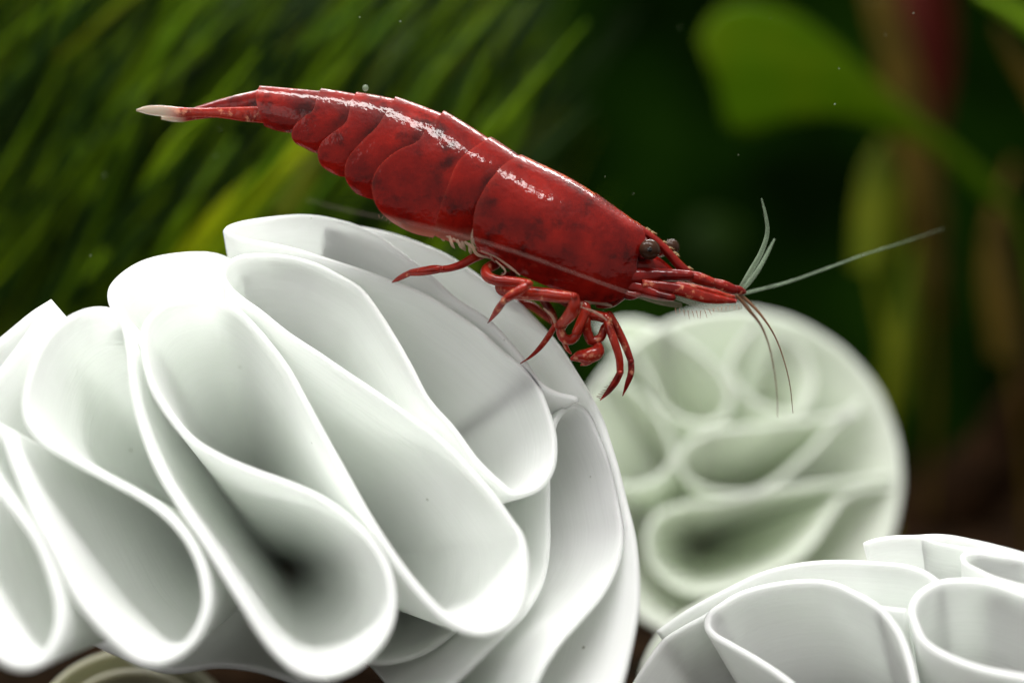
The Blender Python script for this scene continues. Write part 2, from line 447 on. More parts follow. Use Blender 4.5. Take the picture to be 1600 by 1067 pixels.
# --- the blurred piece behind on the right
AXB = P(1090, 850, 1270)
def bd(dy=0.0): return lin(740, 1150, 740, 0.10, 0.25, dy)
back = empty('filter_tube', P(1150, 1000, 900), 'out of focus greenish white filter tube behind the shrimp head', 'filter media', 'white filter tubes')
cx, cy, R = 1147, 746, 262
ringp = [(cx + R * math.cos(t), cy - R * 1.0 * math.sin(t)) for t in np.linspace(0, 2 * math.pi, 26, endpoint=False)]
ribbon(back, 'outer_ring', ringp, bd(), AXB, 0.86, 11, M_HAZED, closed=True)
loopsB = [
    [(935, 500), (965, 530), (997, 555), (1020, 600), (1036, 632), (1069, 655), (1108, 660), (1135, 642), (1142, 613), (1128, 583), (1082, 541), (1030, 512), (985, 500), (950, 505)],
    [(1185, 500), (1160, 530), (1142, 560), (1142, 582), (1155, 603), (1180, 626), (1212, 640), (1243, 645), (1264, 622), (1272, 590), (1262, 557), (1240, 532), (1215, 515)],
    [(935, 590), (985, 603), (1023, 642), (1046, 681), (1052, 714), (1030, 744), (997, 757), (960, 757), (925, 740)],
    [(1350, 622), (1319, 645), (1258, 656), (1193, 664), (1128, 670), (1089, 682), (1066, 701), (1060, 720), (1073, 745), (1102, 764), (1141, 770), (1180, 767), (1212, 752), (1251, 720), (1284, 688), (1312, 657), (1345, 640)],
    [(1403, 742), (1323, 752), (1225, 764), (1130, 783), (1062, 790), (1026, 806), (1012, 830), (1011, 862), (1027, 895), (1056, 918), (1090, 928), (1130, 924), (1180, 908), (1230, 884), (1262, 858), (1285, 828), (1302, 800), (1325, 773), (1360, 762), (1403, 760)],
]
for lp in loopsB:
    ribbon(back, 'fold', lp, bd(12), AXB, 0.95, 11, M_HAZED)

# --- the piece at the lower right, its mouth turned upwards
AXC = P(1560, 1750, 600)
def cd(dy=0.0): return lin(-40, 1300, 950, -0.30, 0.62, dy)
right = empty('filter_tube', P(1400, 1150, 100), 'white ribbed filter tube cut off by the lower right corner', 'filter media', 'white filter tubes')
ribbon(right, 'outer_ring', [(1026, 986), (1047, 970), (1080, 949), (1130, 922), (1192, 895), (1250, 880), (1305, 876), (1350, 876), (1380, 878), (1412, 882), (1447, 894), (1472, 912)],
       cd(6), AXC, 0.86, 10, M_WHITE)
ribbon(right, 'curved_wall', [(960, 1120), (990, 1066), (1034, 1001), (1067, 980), (1100, 962), (1120, 948)], cd(4), AXC, 0.86, 9, M_WHITE)
ribbon(right, 'fold', [(1285, 1110), (1240, 1070), (1215, 1050), (1180, 1027), (1140, 1005), (1113, 989), (1104, 976), (1108, 958), (1130, 941), (1158, 925), (1205, 911), (1255, 906), (1300, 910),
        (1333, 924), (1360, 939), (1380, 955), (1402, 983), (1418, 1020), (1430, 1070), (1436, 1120)], cd(), AXC, 0.86, 12, M_WHITE)
ribbon(right, 'fold', [(1640, 940), (1600, 926), (1562, 913), (1534, 906), (1502, 904), (1470, 908), (1444, 921), (1430, 936), (1425, 953), (1431, 974), (1441, 996), (1458, 1011), (1490, 1027), (1540, 1043), (1600, 1056), (1660, 1066)],
       cd(), AXC, 0.86, 13, M_WHITE)
ribbon(right, 'curved_wall', [(1372, 946), (1392, 949), (1415, 952)], cd(2), AXC, 0.86, 9, M_WHITE)
ribbon(right, 'fold', [(1660, 890), (1600, 873), (1553, 864), (1521, 861), (1507, 864), (1504, 869), (1510, 879), (1527, 889), (1553, 901), (1600, 914), (1660, 928)],
       cd(5), AXC, 0.86, 9, M_WHITE)
ribbon(right, 'outer_ring', [(1349, 848), (1364, 842), (1394, 837), (1431, 836), (1459, 834), (1487, 836), (1525, 845), (1562, 854), (1600, 864), (1660, 885)], cd(14), AXC, 0.86, 9, M_WHITE)
ribbon(right, 'curved_wall', [(1440, 838), (1459, 845), (1487, 851), (1525, 857), (1562, 861), (1600, 870)], cd(10), AXC, 0.86, 7, M_WHITE)

# --- two more pieces underneath, seen only through gaps
def hidden_piece(label, c, y, R, ax, m, plain=False):
    e = empty('filter_tube', P(c[0], c[1] + R * 0.8, y), label, 'filter media', 'white filter tubes')
    dep = lin(y, c[0], c[1], 0.0, 0.3)
    ribbon(e, 'outer_ring', [(c[0] + R * math.cos(t), c[1] - R * math.sin(t)) for t in np.linspace(0, 2 * math.pi, 22, endpoint=False)], dep, ax, 0.7, 12, m, closed=True)
    if plain:
        for r_ in (.82, .60):
            ribbon(e, 'curved_wall', [(c[0] + R * r_ * math.cos(t), c[1] - R * r_ * math.sin(t)) for t in np.linspace(0.1, 3.6, 14)], dep, ax, 0.7, 10, m)
        return
    for k in range(5):
        t = k * 2 * math.pi / 5 + 0.5
        pts = []
        for (r, s) in ((.97, -.05), (.8, -.22), (.55, -.42), (.36, -.3), (.33, 0), (.36, .3), (.55, .42), (.8, .22), (.97, .05)):
            pts.append((c[0] + R * r * math.cos(t + s), c[1] - R * r * math.sin(t + s)))
        ribbon(e, 'fold', pts, dep, ax, 0.7, 11, m)
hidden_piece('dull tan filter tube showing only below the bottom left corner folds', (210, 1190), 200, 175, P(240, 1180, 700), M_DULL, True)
hidden_piece('shaded filter tube glimpsed in the dark gap between the three white tubes', (1150, 1085), 330, 150, P(1150, 1090, 800), M_HAZED)

# ------------------------------------------------------------------ the shrimp
BY = 45.0                                   # depth of its mid-plane
body = MB()

def shell(hoops, widths, ncol=5, lift=(0.0, 0.0), bulge=0.0, nt=26, tail=0.34, top=0.55, thick=2.0, dors=0.0, pale=0.0, frontlift=0.0, puff=0.0, seam=0.0):
    """hoops: curves dorsal -> ventral, front to rear.  Lofted over the back to the far side, given thickness."""
    al = np.linspace(0, math.pi / 2, int(nt * .6))
    t1 = top * (1 - np.cos(al)); d1 = np.sin(al)
    q = np.linspace(0, 1, nt - len(al) + 1)[1:]
    t2 = top + (1 - top) * q; d2 = 1 - tail * q ** 2
    ts = np.concatenate([t1, t2]); ds = np.concatenate([d1, d2])
    H = np.array([at(catmull(h, 2.0), ts) for h in hoops])          # hoop, t, 2
    W = np.array(widths, float)
    if len(hoops) > 2:
        cols = np.linspace(0, len(hoops) - 1, (len(hoops) - 1) * ncol + 1)
    else:
        cols = np.linspace(0, 1, ncol * 2 + 1)
    G = np.zeros((len(ts), len(cols), 3))
    for i in range(len(ts)):
        c = catmull(np.column_stack([H[:, i], W]), 1.0) if len(hoops) > 2 else np.column_stack([H[:, i], W])
        # evaluate at hoop-parameter, keeping columns aligned
        if len(hoops) > 2:
            seg = np.linalg.norm(np.diff(H[:, i], axis=0), axis=1); Lk = np.concatenate([[0], np.cumsum(seg)])
            want = np.interp(cols, np.arange(len(hoops)), Lk) / Lk[-1]
            sg = np.linalg.norm(np.diff(c[:, :2], axis=0), axis=1); Lc = np.concatenate([[0], np.cumsum(sg)]); Lc /= Lc[-1]
            row = np.stack([np.interp(want, Lc, c[:, k]) for k in range(3)], 1)
        else:
            row = c[0][None] * (1 - cols[:, None]) + c[1][None] * cols[:, None]
        G[i] = row
    s = cols / cols[-1]
    outer = np.zeros((len(ts), len(cols), 3))
    for i, t in enumerate(ts):
        cen = G[:, :, :2].mean(axis=0)
        lf = (lift[0] + (lift[1] - lift[0]) * s ** 1.5 + puff * np.sin(math.pi * s)) * (0.45 + 0.55 * min(1, t / 0.22))
        lf = lf + frontlift * (1 - s) ** 4 * max(0, (t - .4) / .6)
        away = G[i, :, :2] - cen; away /= np.linalg.norm(away, axis=1)[:, None] + 1e-6
        dirw = abs(1 - 2 * min(t, 1)) ** 1.0
        p = G[i, :, :2] + away * (lf * dirw * (1 if t < .6 else 0.3))[:, None]
        p[:, 1] += bulge * np.sin(math.pi * s) * max(0, (t - .5) / .5) ** 2
        outer[i, :, 0:2] = p
        outer[i, :, 2] = G[i, :, 2] * ds[i] + lf * (ds[i] if t < top else 1)
    def side(sign, inset):
        V = np.zeros_like(outer)
        for i in range(len(ts)):
            for j in range(len(cols)):
                V[i, j] = P(outer[i, j, 0], outer[i, j, 1], BY + sign * max(0, outer[i, j, 2] - inset))
        return V
    near, far = side(-1, 0), side(1, 0)
    full = np.vstack([near[::-1], far[1:]])                              # rows: near ventral .. dorsal .. far ventral
    tt = np.concatenate([ts[::-1], ts[1:]])
    nr, nc = full.shape[:2]
    col = np.zeros((nr, nc, 3))
    col[:, :, 0] = dors * np.clip(1 - tt / 0.022, 0, 1)[:, None]
    col[:, :, 1] = pale * np.clip((tt - 0.90) / 0.10, 0, 1)[:, None] * 0.8
    edge = np.clip((s - 0.965) / 0.035, 0, 1)
    col[:, :, 1] = np.maximum(col[:, :, 1], 0.04 * edge[None, :] * (lift[1] > 0))
    # thickness: inner copy pulled toward the axis
    cen = full.mean(axis=0)
    dirs = full - cen[None]; dirs /= np.linalg.norm(dirs, axis=2)[:, :, None] + 1e-6
    inner = full - dirs * thick
    f = grid_faces(nr, nc)
    o = nr * nc
    fi = [tuple(x + o for x in q[::-1]) for q in f]
    bd_ = []
    for i in range(nr - 1):
        bd_.append((i * nc, (i + 1) * nc, (i + 1) * nc + o, i * nc + o))
        bd_.append((i * nc + nc - 1 + o, (i + 1) * nc + nc - 1 + o, (i + 1) * nc + nc - 1, i * nc + nc - 1))
    for j in range(nc - 1):
        bd_.append((j + o, j + 1 + o, j + 1, j))
        bd_.append(((nr - 1) * nc + j, (nr - 1) * nc + j + 1, (nr - 1) * nc + j + 1 + o, (nr - 1) * nc + j + o))
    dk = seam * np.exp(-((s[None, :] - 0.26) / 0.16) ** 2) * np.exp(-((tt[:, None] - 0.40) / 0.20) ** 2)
    allv = np.vstack([full.reshape(-1, 3), inner.reshape(-1, 3)])
    body.add(allv, f + fi, 0, np.vstack([col.reshape(-1, 3)] * 2), None, 1 - np.concatenate([dk.ravel()] * 2))
    used = sorted({i for q in bd_ for i in q}); ix = {v_: k_ for k_, v_ in enumerate(used)}
    body.add(allv[used], [tuple(ix[i] for i in q) for q in bd_], 2)

# carapace (rear hoop last so that its rear edge overlaps the first segment)
shell([[(1000, 350), (1008, 366), (1004, 388), (995, 408), (997, 430), (1004, 449)],
       [(968, 330), (970, 355), (964, 385), (957, 415), (957, 448), (960, 470)],
       [(930, 303), (928, 335), (920, 375), (914, 415), (913, 448), (918, 470)],
       [(890, 279), (884, 310), (874, 350), (864, 395), (861, 430), (866, 451)],
       [(850, 260), (840, 285), (824, 320), (810, 360), (802, 397), (803, 423)],
       [(813, 243), (788, 258), (773, 274), (758, 294), (746, 316), (740, 342), (740, 368), (746, 391)]],
      [38, 58, 70, 77, 78, 74], ncol=7, lift=(0, 4), dors=1.0, nt=30, thick=2)
# abdomen, front to rear
shell([[(825, 250), (798, 268), (775, 295), (758, 322), (748, 348), (745, 372)],
       [(766, 215), (748, 227), (730, 240), (714, 256), (704, 280), (692, 312), (683, 342), (677, 366)]],
      [72, 71], ncol=7, lift=(-4, 3.5), bulge=9, pale=0.6, puff=2.5, seam=0.95)
shell([[(778, 224), (748, 243), (722, 260), (711, 275), (711, 297), (706, 325), (694, 350), (677, 370)],
       [(692, 175), (678, 191), (662, 208), (650, 225), (634, 231), (614, 241), (594, 259), (582, 283), (584, 308), (594, 328), (614, 346)]],
      [68, 64], ncol=9, lift=(-3, 6.5), bulge=5, pale=0.8, frontlift=8, puff=3.5, seam=0.95)
shell([[(708, 183), (690, 202), (672, 222), (652, 246), (630, 272), (615, 297), (602, 314)],
       [(617, 153), (610, 164), (600, 181), (587, 201), (565, 222), (544, 247), (539, 266), (543, 284), (556, 300)]],
      [62, 54], ncol=7, lift=(-4, 5.5), bulge=3, puff=3.5, seam=0.95)
shell([[(634, 157), (622, 171), (610, 191), (592, 216), (572, 241), (560, 262), (550, 277)],
       [(556, 146), (548, 159), (544, 176), (540, 192), (522, 206), (503, 222), (497, 239), (502, 257), (515, 267)]],
      [52, 45], ncol=7, lift=(-4, 5), bulge=3, puff=3.5, seam=0.95)
shell([[(572, 149), (560, 163), (555, 181), (545, 201), (525, 219), (512, 235), (505, 242)],
       [(501, 140), (496, 151), (492, 162), (488, 174), (475, 183), (461, 196), (456, 211), (461, 222), (474, 229)]],
      [43, 37], ncol=7, lift=(-4, 4.5), bulge=2, puff=3, seam=0.95)
shell([[(515, 142), (508, 155), (502, 170), (490, 188), (476, 201), (462, 209)],
       [(406, 135), (400, 147), (402, 166), (408, 185), (413, 197)]],
      [36, 24], ncol=8, lift=(-4, 1.5), bulge=3, puff=1, seam=0.95)
# flesh inside, so that nothing shows through the open underside
core = [(1000, 405, 38, 26), (960, 400, 62, 48), (915, 385, 72, 60), (865, 365, 74, 64), (810, 335, 72, 64), (760, 305, 68, 60), (700, 275, 68, 54), (640, 245, 56, 46), (585, 220, 48, 38), (540, 200, 38, 32), (490, 180, 32, 25), (420, 168, 22, 16)]
cc = catmull(core, 8)
V = []
for (u, v, h, wd) in cc:
    for j in range(20):
        t = 2 * math.pi * j / 20
        V.append(P(u + 0.35 * h * math.cos(t), v - h * math.cos(t), BY + wd * math.sin(t)))
body.add(V, grid_faces(len(cc), 20, True) + [tuple(range(20)), tuple((len(cc) - 1) * 20 + j for j in range(20))[::-1]], 2)

def limb(pts, rad, mi=1, seg=10, step=3.5, **kw):
    if mi == 1: rad = [r * .86 for r in rad]
    tube(body, [P(*p) for p in pts], rad, seg, smooth_step=step, mi=mi, **kw)
# walking legs: near side
limb([(752, 398, 25), (738, 404, 10), (722, 413, 5), (704, 419, 2), (690, 421, 3)], [9, 8.5, 7.5, 6.5, 6.5])
limb([(690, 420.5, 3), (680, 421, 4), (660, 424, 12), (642, 426, 22)], [6.4, 8.2, 8.2, 6.4])
limb([(642, 426, 22), (631, 431, 32), (620, 437, 40), (613, 441, 46)], [5.6, 5.4, 4, 1.2])
limb([(775, 412, 20), (760, 422, -5), (762, 432, -18), (775, 438, -25), (800, 440, -32), (822, 443, -36)], [10, 10, 10, 9.5, 9, 8.5])
limb([(826, 444, -42), (813, 453, -48), (797, 463, -46), (787, 470, -38)], [8.2, 8.4, 8, 6.6])
limb([(786, 472, -36), (778, 483, -16), (769, 496, 15), (762, 505, 40)], [6.2, 6.4, 3.6, 0.8])
limb([(790, 432, 25), (783, 450, 8), (800, 456, -6), (840, 459, -20), (875, 463, -32), (897, 465, -38)], [10, 11.5, 12.5, 12.5, 11.5, 9])
limb([(898, 465, -40), (897, 480, -36), (886, 497, -20), (872, 509, -5)], [8.5, 12, 11, 6.5])
limb([(868, 508, -2), (856, 527, 5), (842, 545, 12), (828, 558, 18), (813, 568, 25)], [5.5, 5.5, 4.5, 2.6, 0.7])
# chelipeds and mouth limbs tucked below
limb([(905, 468, 10), (915, 482, 0), (907, 505, -8), (900, 520, -8)], [11, 10, 9, 8])
limb([(885, 500, 5), (876, 515, 0), (881, 528, -4), (892, 531, -4), (902, 521, -5), (908, 505, -4)], [8, 8.5, 9, 9, 8, 6])
limb([(914, 500, 0), (918, 520, 5), (925, 533, 8), (938, 528, 10), (945, 512, 12)], [10, 9, 9, 8, 8])
limb([(880, 530, 10), (886, 545, 14), (892, 552, 18)], [5, 4, 2])
limb([(934, 540, 8), (934, 549, 2), (920, 556, -2), (905, 557, 0), (895, 560, 4)], [9, 13, 14, 11, 5])
limb([(930, 553, -4), (918, 565, 0), (908, 570, 6)], [8, 7, 2])
limb([(900, 480, 30), (925, 490, 30), (948, 495, 24)], [9, 8.5, 8])
limb([(915, 492, 12), (935, 494, 8), (950, 500, 2)], [10, 9.5, 8])
# the two long front legs
limb([(946, 495, 4), (953, 515, -2), (962, 540, -6), (968, 562, -4), (969, 582, 0)], [8, 8, 7.5, 7, 6.5])
limb([(969, 582, 0), (962, 596, 4), (951, 611, 12), (938, 625, 22)], [6.2, 6.5, 5, 0.9])
limb([(952, 492, 22), (966, 517, 22), (977, 540, 22), (986, 564, 22)], [7.5, 7.5, 7, 6])
limb([(986, 564, 22), (986, 582, 22), (980, 600, 24), (973, 618, 28)], [6, 6, 4.5, 0.9])
limb([(865, 460, 60), (900, 480, 75), (930, 492, 70), (948, 500, 60)], [9, 9, 8, 6])
# far side legs, partly seen between the near ones
limb([(800, 430, 80), (785, 452, 95), (800, 470, 100), (830, 478, 100), (850, 492, 96), (866, 505, 90)], [9, 9, 9, 8, 7, 5])
limb([(850, 470, 70), (862, 490, 60), (868, 505, 52), (880, 522, 48)], [8, 8, 7, 4])
# head: antennal bases, eye stalk, mouth parts
limb([(965, 436, BY - 18), (1000, 433, BY - 24), (1035, 430, BY - 27), (1078, 431, BY - 26)], [17, 15.5, 11, 8], 0, 14)
limb([(970, 446, BY - 20), (1003, 452, BY - 29), (1028, 461, BY - 38), (1050, 465, BY - 42)], [14, 12, 8.5, 6], 0, 12)
limb([(990, 420, BY), (1020, 424, BY), (1050, 432, BY)], [34, 26, 12], 0, 14, flat=0.8)
limb([(996, 398, BY - 14), (1006, 396, BY - 30)], [13, 11], 0, 12)
limb([(1020, 395, BY + 18), (1044, 389, BY + 40)], [10, 9], 0, 12)
limb([(970, 462, BY - 20), (955, 474, BY - 15), (935, 478, BY - 10)], [10, 8, 5], 1)
limb([(968, 452, BY - 22), (984, 461, BY - 30), (1002, 458, BY - 34)], [9, 8, 5], 0)
# antennular stem in three joints (near and far)
for dy in (-22, 14):
    limb([(1070, 430, BY + dy), (1090, 435, BY + dy), (1114, 443, BY + dy)], [9, 11.5, 9.5], 1, 12)
    limb([(1112, 441, BY + dy), (1130, 447, BY + dy), (1146, 453, BY + dy)], [7.5, 10.5, 9], 1, 12)
    limb([(1145, 451, BY + dy), (1156, 454, BY + dy * .8), (1162, 456, BY + dy * .7)], [6.5, 8, 5], 1, 12)
# joint knobs
for (u, v, y, r) in ((825, 443, -46, 6), (897, 463, -45, 6), (691, 420, -2, 4.5), (787, 471, -42, 5), (870, 508, -8, 4.5), (969, 582, -5, 4), (986, 565, 18, 4)):
    ellipsoid(body, P(u, v, y), r, r, r, 1, 12, 8)
shrimp = body.build('shrimp', [M_SHELL, M_LEG, M_CORE, M_JOINT], base=P(800, 520, BY))
tag(shrimp, 'red shrimp standing on the large white pleated filter tube', 'shrimp')

# parts of the shrimp
def part(name, mb_, m, parent=shrimp):
    return mb_.build(name, m, parent)
mb = MB()                                                                # rostrum
up_ = catmull([(930, 301), (968, 328), (990, 344), (1010, 357), (1030, 372), (1050, 391), (1068, 411), (1088, 428)], 3)
lo_ = catmull([(930, 318), (965, 350), (990, 366), (1012, 376), (1030, 391), (1045, 407), (1062, 425), (1088, 431)], 3)
n = 48; U_, L_ = at(up_, np.linspace(0, 1, n)), at(lo_, np.linspace(0, 1, n))
V = []; col = []
for i in range(n):
    c = (U_[i] + L_[i]) / 2; h = (U_[i] - L_[i]) / 2; wd = 16 * (1 - i / n) ** .7 + 4.5
    for j in range(14):
        t = 2 * math.pi * j / 14
        q = c + h * math.cos(t); V.append(P(q[0], q[1], BY - wd * math.sin(t))); col.append((max(0, math.cos(t) - .9) * 8, 0, 0))
mb.add(V, grid_faces(n, 14, True) + [tuple(range(14)), tuple((n - 1) * 14 + j for j in range(14))[::-1]], 0, col)
rost = part('rostrum', mb, M_SHELL)
mb = MB()
te = at(up_, np.sort(nrng.uniform(0.46, 0.95, 13)))
for i, (u, v) in enumerate(te):
    d = np.array([0.82, 0.55]) if i < 19 else 0
    q = 0.7 + 0.5 * rng.random()
    tube(mb, [P(u - 2, v + 2, BY), P(u + 2, v, BY), P(u + 8 * q, v + 2.5, BY)], [1.1, 0.9, 0.25], 6)
part('teeth', mb, M_BRISTLE, rost)
for nm, (u, v, y, r) in (('eye', (1015, 390, BY - 37, 16.5)), ('eye', (1049, 386, BY + 40, 13))):
    mb = MB(); ellipsoid(mb, P(u, v, y), r, r, r * .98, 0, 28, 20); e = part(nm, mb, M_EYE)
    mb = MB(); s_ = 1 if y < BY else -1
    ellipsoid(mb, P(u, v, y - s_ * r * .62), r * .42, r * .42, r * .42, 0, 18, 12); part('pupil', mb, M_PUPIL, e)
def blade(name, upper, lower, ymid, half, m, parent=shrimp, cup=0.0, nrow=40, nj=12, colf=None):
    mb = MB(); a, b = at(catmull(upper, 3), np.linspace(0, 1, nrow)), at(catmull(lower, 3), np.linspace(0, 1, nrow))
    V = []; cl = []
    for i in range(nrow):
        c = (a[i] + b[i]) / 2; h = (a[i] - b[i]) / 2
        y = ymid(i / (nrow - 1)) if callable(ymid) else ymid
        for j in range(nj):
            t = 2 * math.pi * j / nj
            q = c + h * math.cos(t); V.append(P(q[0], q[1], y - half * math.sin(t) + cup * math.cos(t) ** 2))
            cl.append(colf(i / (nrow - 1)) if colf else (0, 0, 0))
    mb.add(V, grid_faces(nrow, nj, True) + [tuple(range(nj)), tuple((nrow - 1) * nj + j for j in range(nj))[::-1]], 0, cl)
    return part(name, mb, m, parent)
sca = blade('antennal_scale', [(1003, 436), (1060, 443), (1110, 457), (1152, 468)], [(1005, 452), (1055, 461), (1105, 474), (1150, 474)], BY - 38, 4, M_LEG)
blade('fringe', [(1050, 460), (1090, 470), (1125, 475), (1160, 474)], [(1050, 466), (1090, 481), (1130, 488), (1160, 483)], BY - 38, 1.2, M_FRINGE, sca)
blade('antennal_scale', [(1010, 436), (1060, 440), (1110, 450), (1150, 462)], [(1012, 446), (1055, 455), (1105, 466), (1150, 468)], BY + 34, 4, M_LEG)
# tail fan: telson and overlapping uropods
blade('tail_plate', [(412, 139), (395, 143), (356, 152), (325, 161), (304, 168)], [(412, 186), (395, 185), (360, 182), (330, 177), (304, 172)], BY, 7, M_SHELL)
tipcol = lambda s0: (lambda t: (0, 0, min(1, max(0, (t - s0) / 0.16))))
blade('tail_fan', [(410, 166), (385, 167), (350, 168), (315, 169), (282, 168), (250, 165), (228, 166), (213, 171)], [(413, 193), (380, 190), (345, 185), (308, 183), (282, 184), (250, 182), (230, 179), (213, 174)], BY - 14, 3.5, M_LEG, colf=tipcol(0.64))
blade('tail_fan', [(410, 160), (370, 162), (335, 168), (305, 173), (280, 177), (252, 182)], [(410, 186), (370, 187), (340, 184), (310, 187), (280, 191), (252, 187)], BY + 14, 3.5, M_LEG, colf=tipcol(0.74))
def feeler(name, pts, rad, m):
    mb = MB(); tube(mb, [P(*p) for p in pts], rad, 8, smooth_step=8); return part(name, mb, m)
feeler('antennule', [(1156, 452, BY - 10), (1172, 425, BY - 20), (1190, 393, BY - 40), (1199, 363, BY - 50), (1196, 335, BY - 60), (1190, 311, BY - 70)], [3.8, 4.2, 4, 3.3, 2.5, 1.0], M_PALE)
feeler('antennule', [(1160, 452, BY + 8), (1176, 434, BY + 10), (1192, 409, BY + 14), (1203, 388, BY + 16), (1210, 374, BY + 18)], [3.8, 4, 3.3, 2.5, 1.2], M_PALE)
feeler('antenna', [(1150, 462, BY + 30), (1172, 456, BY + 34), (1230, 441, BY + 45), (1290, 420, BY + 60), (1350, 398, BY + 85), (1410, 379, BY + 120), (1475, 357, BY + 165)],
       [2.2, 2.4, 2.1, 1.7, 1.3, 0.9, 0.3], M_PALE)
feeler('antenna', [(1062, 477, BY - 60), (1035, 472, BY - 66), (1000, 463, BY - 74), (950, 446, BY - 88), (880, 420, BY - 110), (800, 392, BY - 135), (720, 368, BY - 160), (620, 345, BY - 195), (540, 328, BY - 225), (480, 312, BY - 250)],
       [4.5, 5, 3.6, 2.7, 2.4, 2.2, 2.0, 1.8, 1.5, 1.0], M_GHOST)
feeler('antennule', [(1156, 460, BY - 12), (1172, 474, BY - 14), (1192, 496, BY - 18), (1210, 524, BY - 20), (1224, 560, BY - 20), (1234, 600, BY - 18), (1239, 645, BY - 15)], [3.2, 2.6, 1.9, 1.3, 1.0, 0.8, 0.5], M_THREAD)
feeler('antennule', [(1152, 462, BY + 10), (1168, 482, BY + 12), (1187, 505, BY + 20), (1200, 535, BY + 28), (1209, 575, BY + 35), (1214, 615, BY + 40), (1215, 652, BY + 44)], [3.2, 2.8, 2, 1.3, 0.9, 0.7, 0.5], M_THREAD)
# pale swimmerets and membranes showing under the belly
for k in range(15):
    u0 = 690 + k * 6.2; v0 = 366 + k * 2.2 - (8 if 7 < k < 11 else 0)
    y0_ = BY - 50 + rng.uniform(-8, 8)
    dx, dv = rng.uniform(2, 22), rng.uniform(8, 20)
    pts = [(u0, v0, y0_), (u0 + dx * .5, v0 + dv * .7, y0_ - rng.uniform(0, 6)), (u0 + dx, v0 + dv, y0_ + 5)]
    w0 = rng.uniform(1.0, 3.2)
    mb = MB(); tube(mb, [P(*p) for p in pts], [w0, w0 * rng.uniform(.7, 1.4), 0.6], 7, smooth_step=4, flat=0.5); part('swimmeret', mb, M_MEMBRANE)
for pts, r in (([(742, 350, BY - 66), (737, 372, BY - 66), (744, 396, BY - 58), (768, 404, BY - 50)], [0.8, 1.8, 2.4, 1.4]),
               ([(752, 392, BY - 56), (775, 402, BY - 60), (800, 420, BY - 62), (812, 430, BY - 62)], [1.6, 1.4, 1.8, 1.0]),
               ([(775, 408, BY - 60), (790, 425, BY - 62), (782, 432, BY - 60)], [1.2, 1.6, 0.8]),
               ([(850, 482, BY - 50), (864, 496, BY - 52), (872, 520, BY - 48), (884, 545, BY - 40)], [1.2, 2.4, 1.8, 0.8]),
               ([(908, 480, BY - 60), (930, 488, BY - 58), (948, 500, BY - 54)], [1.0, 2.2, 1.2]),
               ([(905, 478, BY - 50), (925, 470, BY - 42), (955, 478, BY - 30)], [3, 6, 2])):
    mb = MB(); tube(mb, [P(*p) for p in pts], r, 8, smooth_step=4, flat=0.5); part('swimmeret', mb, M_MEMBRANE)
mb = MB()
for k in range(46):                                                     # hairs on legs, scale and belly
    if k < 16: u = 1055 + k * 6.6; v = 482 + 4 * math.sin(k * .35); y = BY - 44; d = (rng.uniform(-1, 5), rng.uniform(6, 13))
    elif k < 30: u = 592 + (k - 16) * 6.5; v = 336 + (k - 16) * 2.6; y = BY - 45; d = (rng.uniform(-4, 1), rng.uniform(3, 7))
    else: u = 938 + (k - 30) * 2.3; v = 622 - (k - 30) * 2.6; y = 18; d = (-rng.uniform(4, 9), rng.uniform(-3, 1))
    tube(mb, [P(u, v, y), P(u + d[0], v + d[1], y - 2)], [0.7, 0.35], 5)
tag(part('bristles', mb, M_THREAD), kind='stuff')

# ------------------------------------------------------------------ plants behind
def leaf_mat(name, a, b, trans=0.35, rough=0.5):
    m, nt, pb, out = mat(name)
    oc = coords(nt)
    c = ramp(nt, noise(nt, oc, 0.5, 4), [(0.3, a), (0.7, b)])
    nt.links.new(c, pb.inputs['Base Color']); pb.inputs['Roughness'].default_value = rough
    pb.inputs['Specular IOR Level'].default_value = 0.06
    tr = N(nt, 'ShaderNodeBsdfTranslucent'); nt.links.new(c, tr.inputs[0])
    mx = N(nt, 'ShaderNodeMixShader'); mx.inputs[0].default_value = trans
    nt.links.new(pb.outputs[0], mx.inputs[1]); nt.links.new(tr.outputs[0], mx.inputs[2]); nt.links.new(mx.outputs[0], out.inputs[0])
    return m
G_DARK = leaf_mat('dark_green_strand', (0.003, 0.009, 0.001), (0.017, 0.042, 0.002))
G_MID = leaf_mat('green_strand', (0.042, 0.105, 0.001), (0.135, 0.205, 0.003))
G_OLIVE = leaf_mat('olive_strand', (0.07, 0.10, 0.004), (0.15, 0.16, 0.006))
G_YEL = leaf_mat('yellow_green_blade', (0.29, 0.36, 0.002), (0.44, 0.49, 0.004))
G_LEAF = leaf_mat('bright_leaf', (0.070, 0.160, 0.001), (0.120, 0.190, 0.002), 0.6)
G_BROWN = leaf_mat('brown_leaf', (0.055, 0.038, 0.005), (0.11, 0.065, 0.008))
G_RED = leaf_mat('red_leaf', (0.05, 0.004, 0.002), (0.08, 0.008, 0.003))
G_TIP = leaf_mat('lime_leaf', (0.20, 0.36, 0.012), (0.28, 0.44, 0.02))

def strand(mb, pts, width, mi=0):
    """a narrow blade with a folded midrib, following 3-D points"""
    p = catmull(pts, 60.0); n = len(p)
    T = np.gradient(p, axis=0); T /= np.linalg.norm(T, axis=1)[:, None]
    V = []
    for i in range(n):
        t = i / (n - 1); wd = width * (0.25 + 0.75 * math.sin(math.pi * min(1, 0.12 + t * 0.86)))
        s = np.cross(T[i], (0.2, 1, 0.1)); s /= np.linalg.norm(s)
        q = np.cross(s, T[i])
        V += [p[i] - s * wd, p[i] + q * wd * .35, p[i] + s * wd, p[i] - q * wd * .2]
    mb.add(V, grid_faces(n, 4, True), mi)
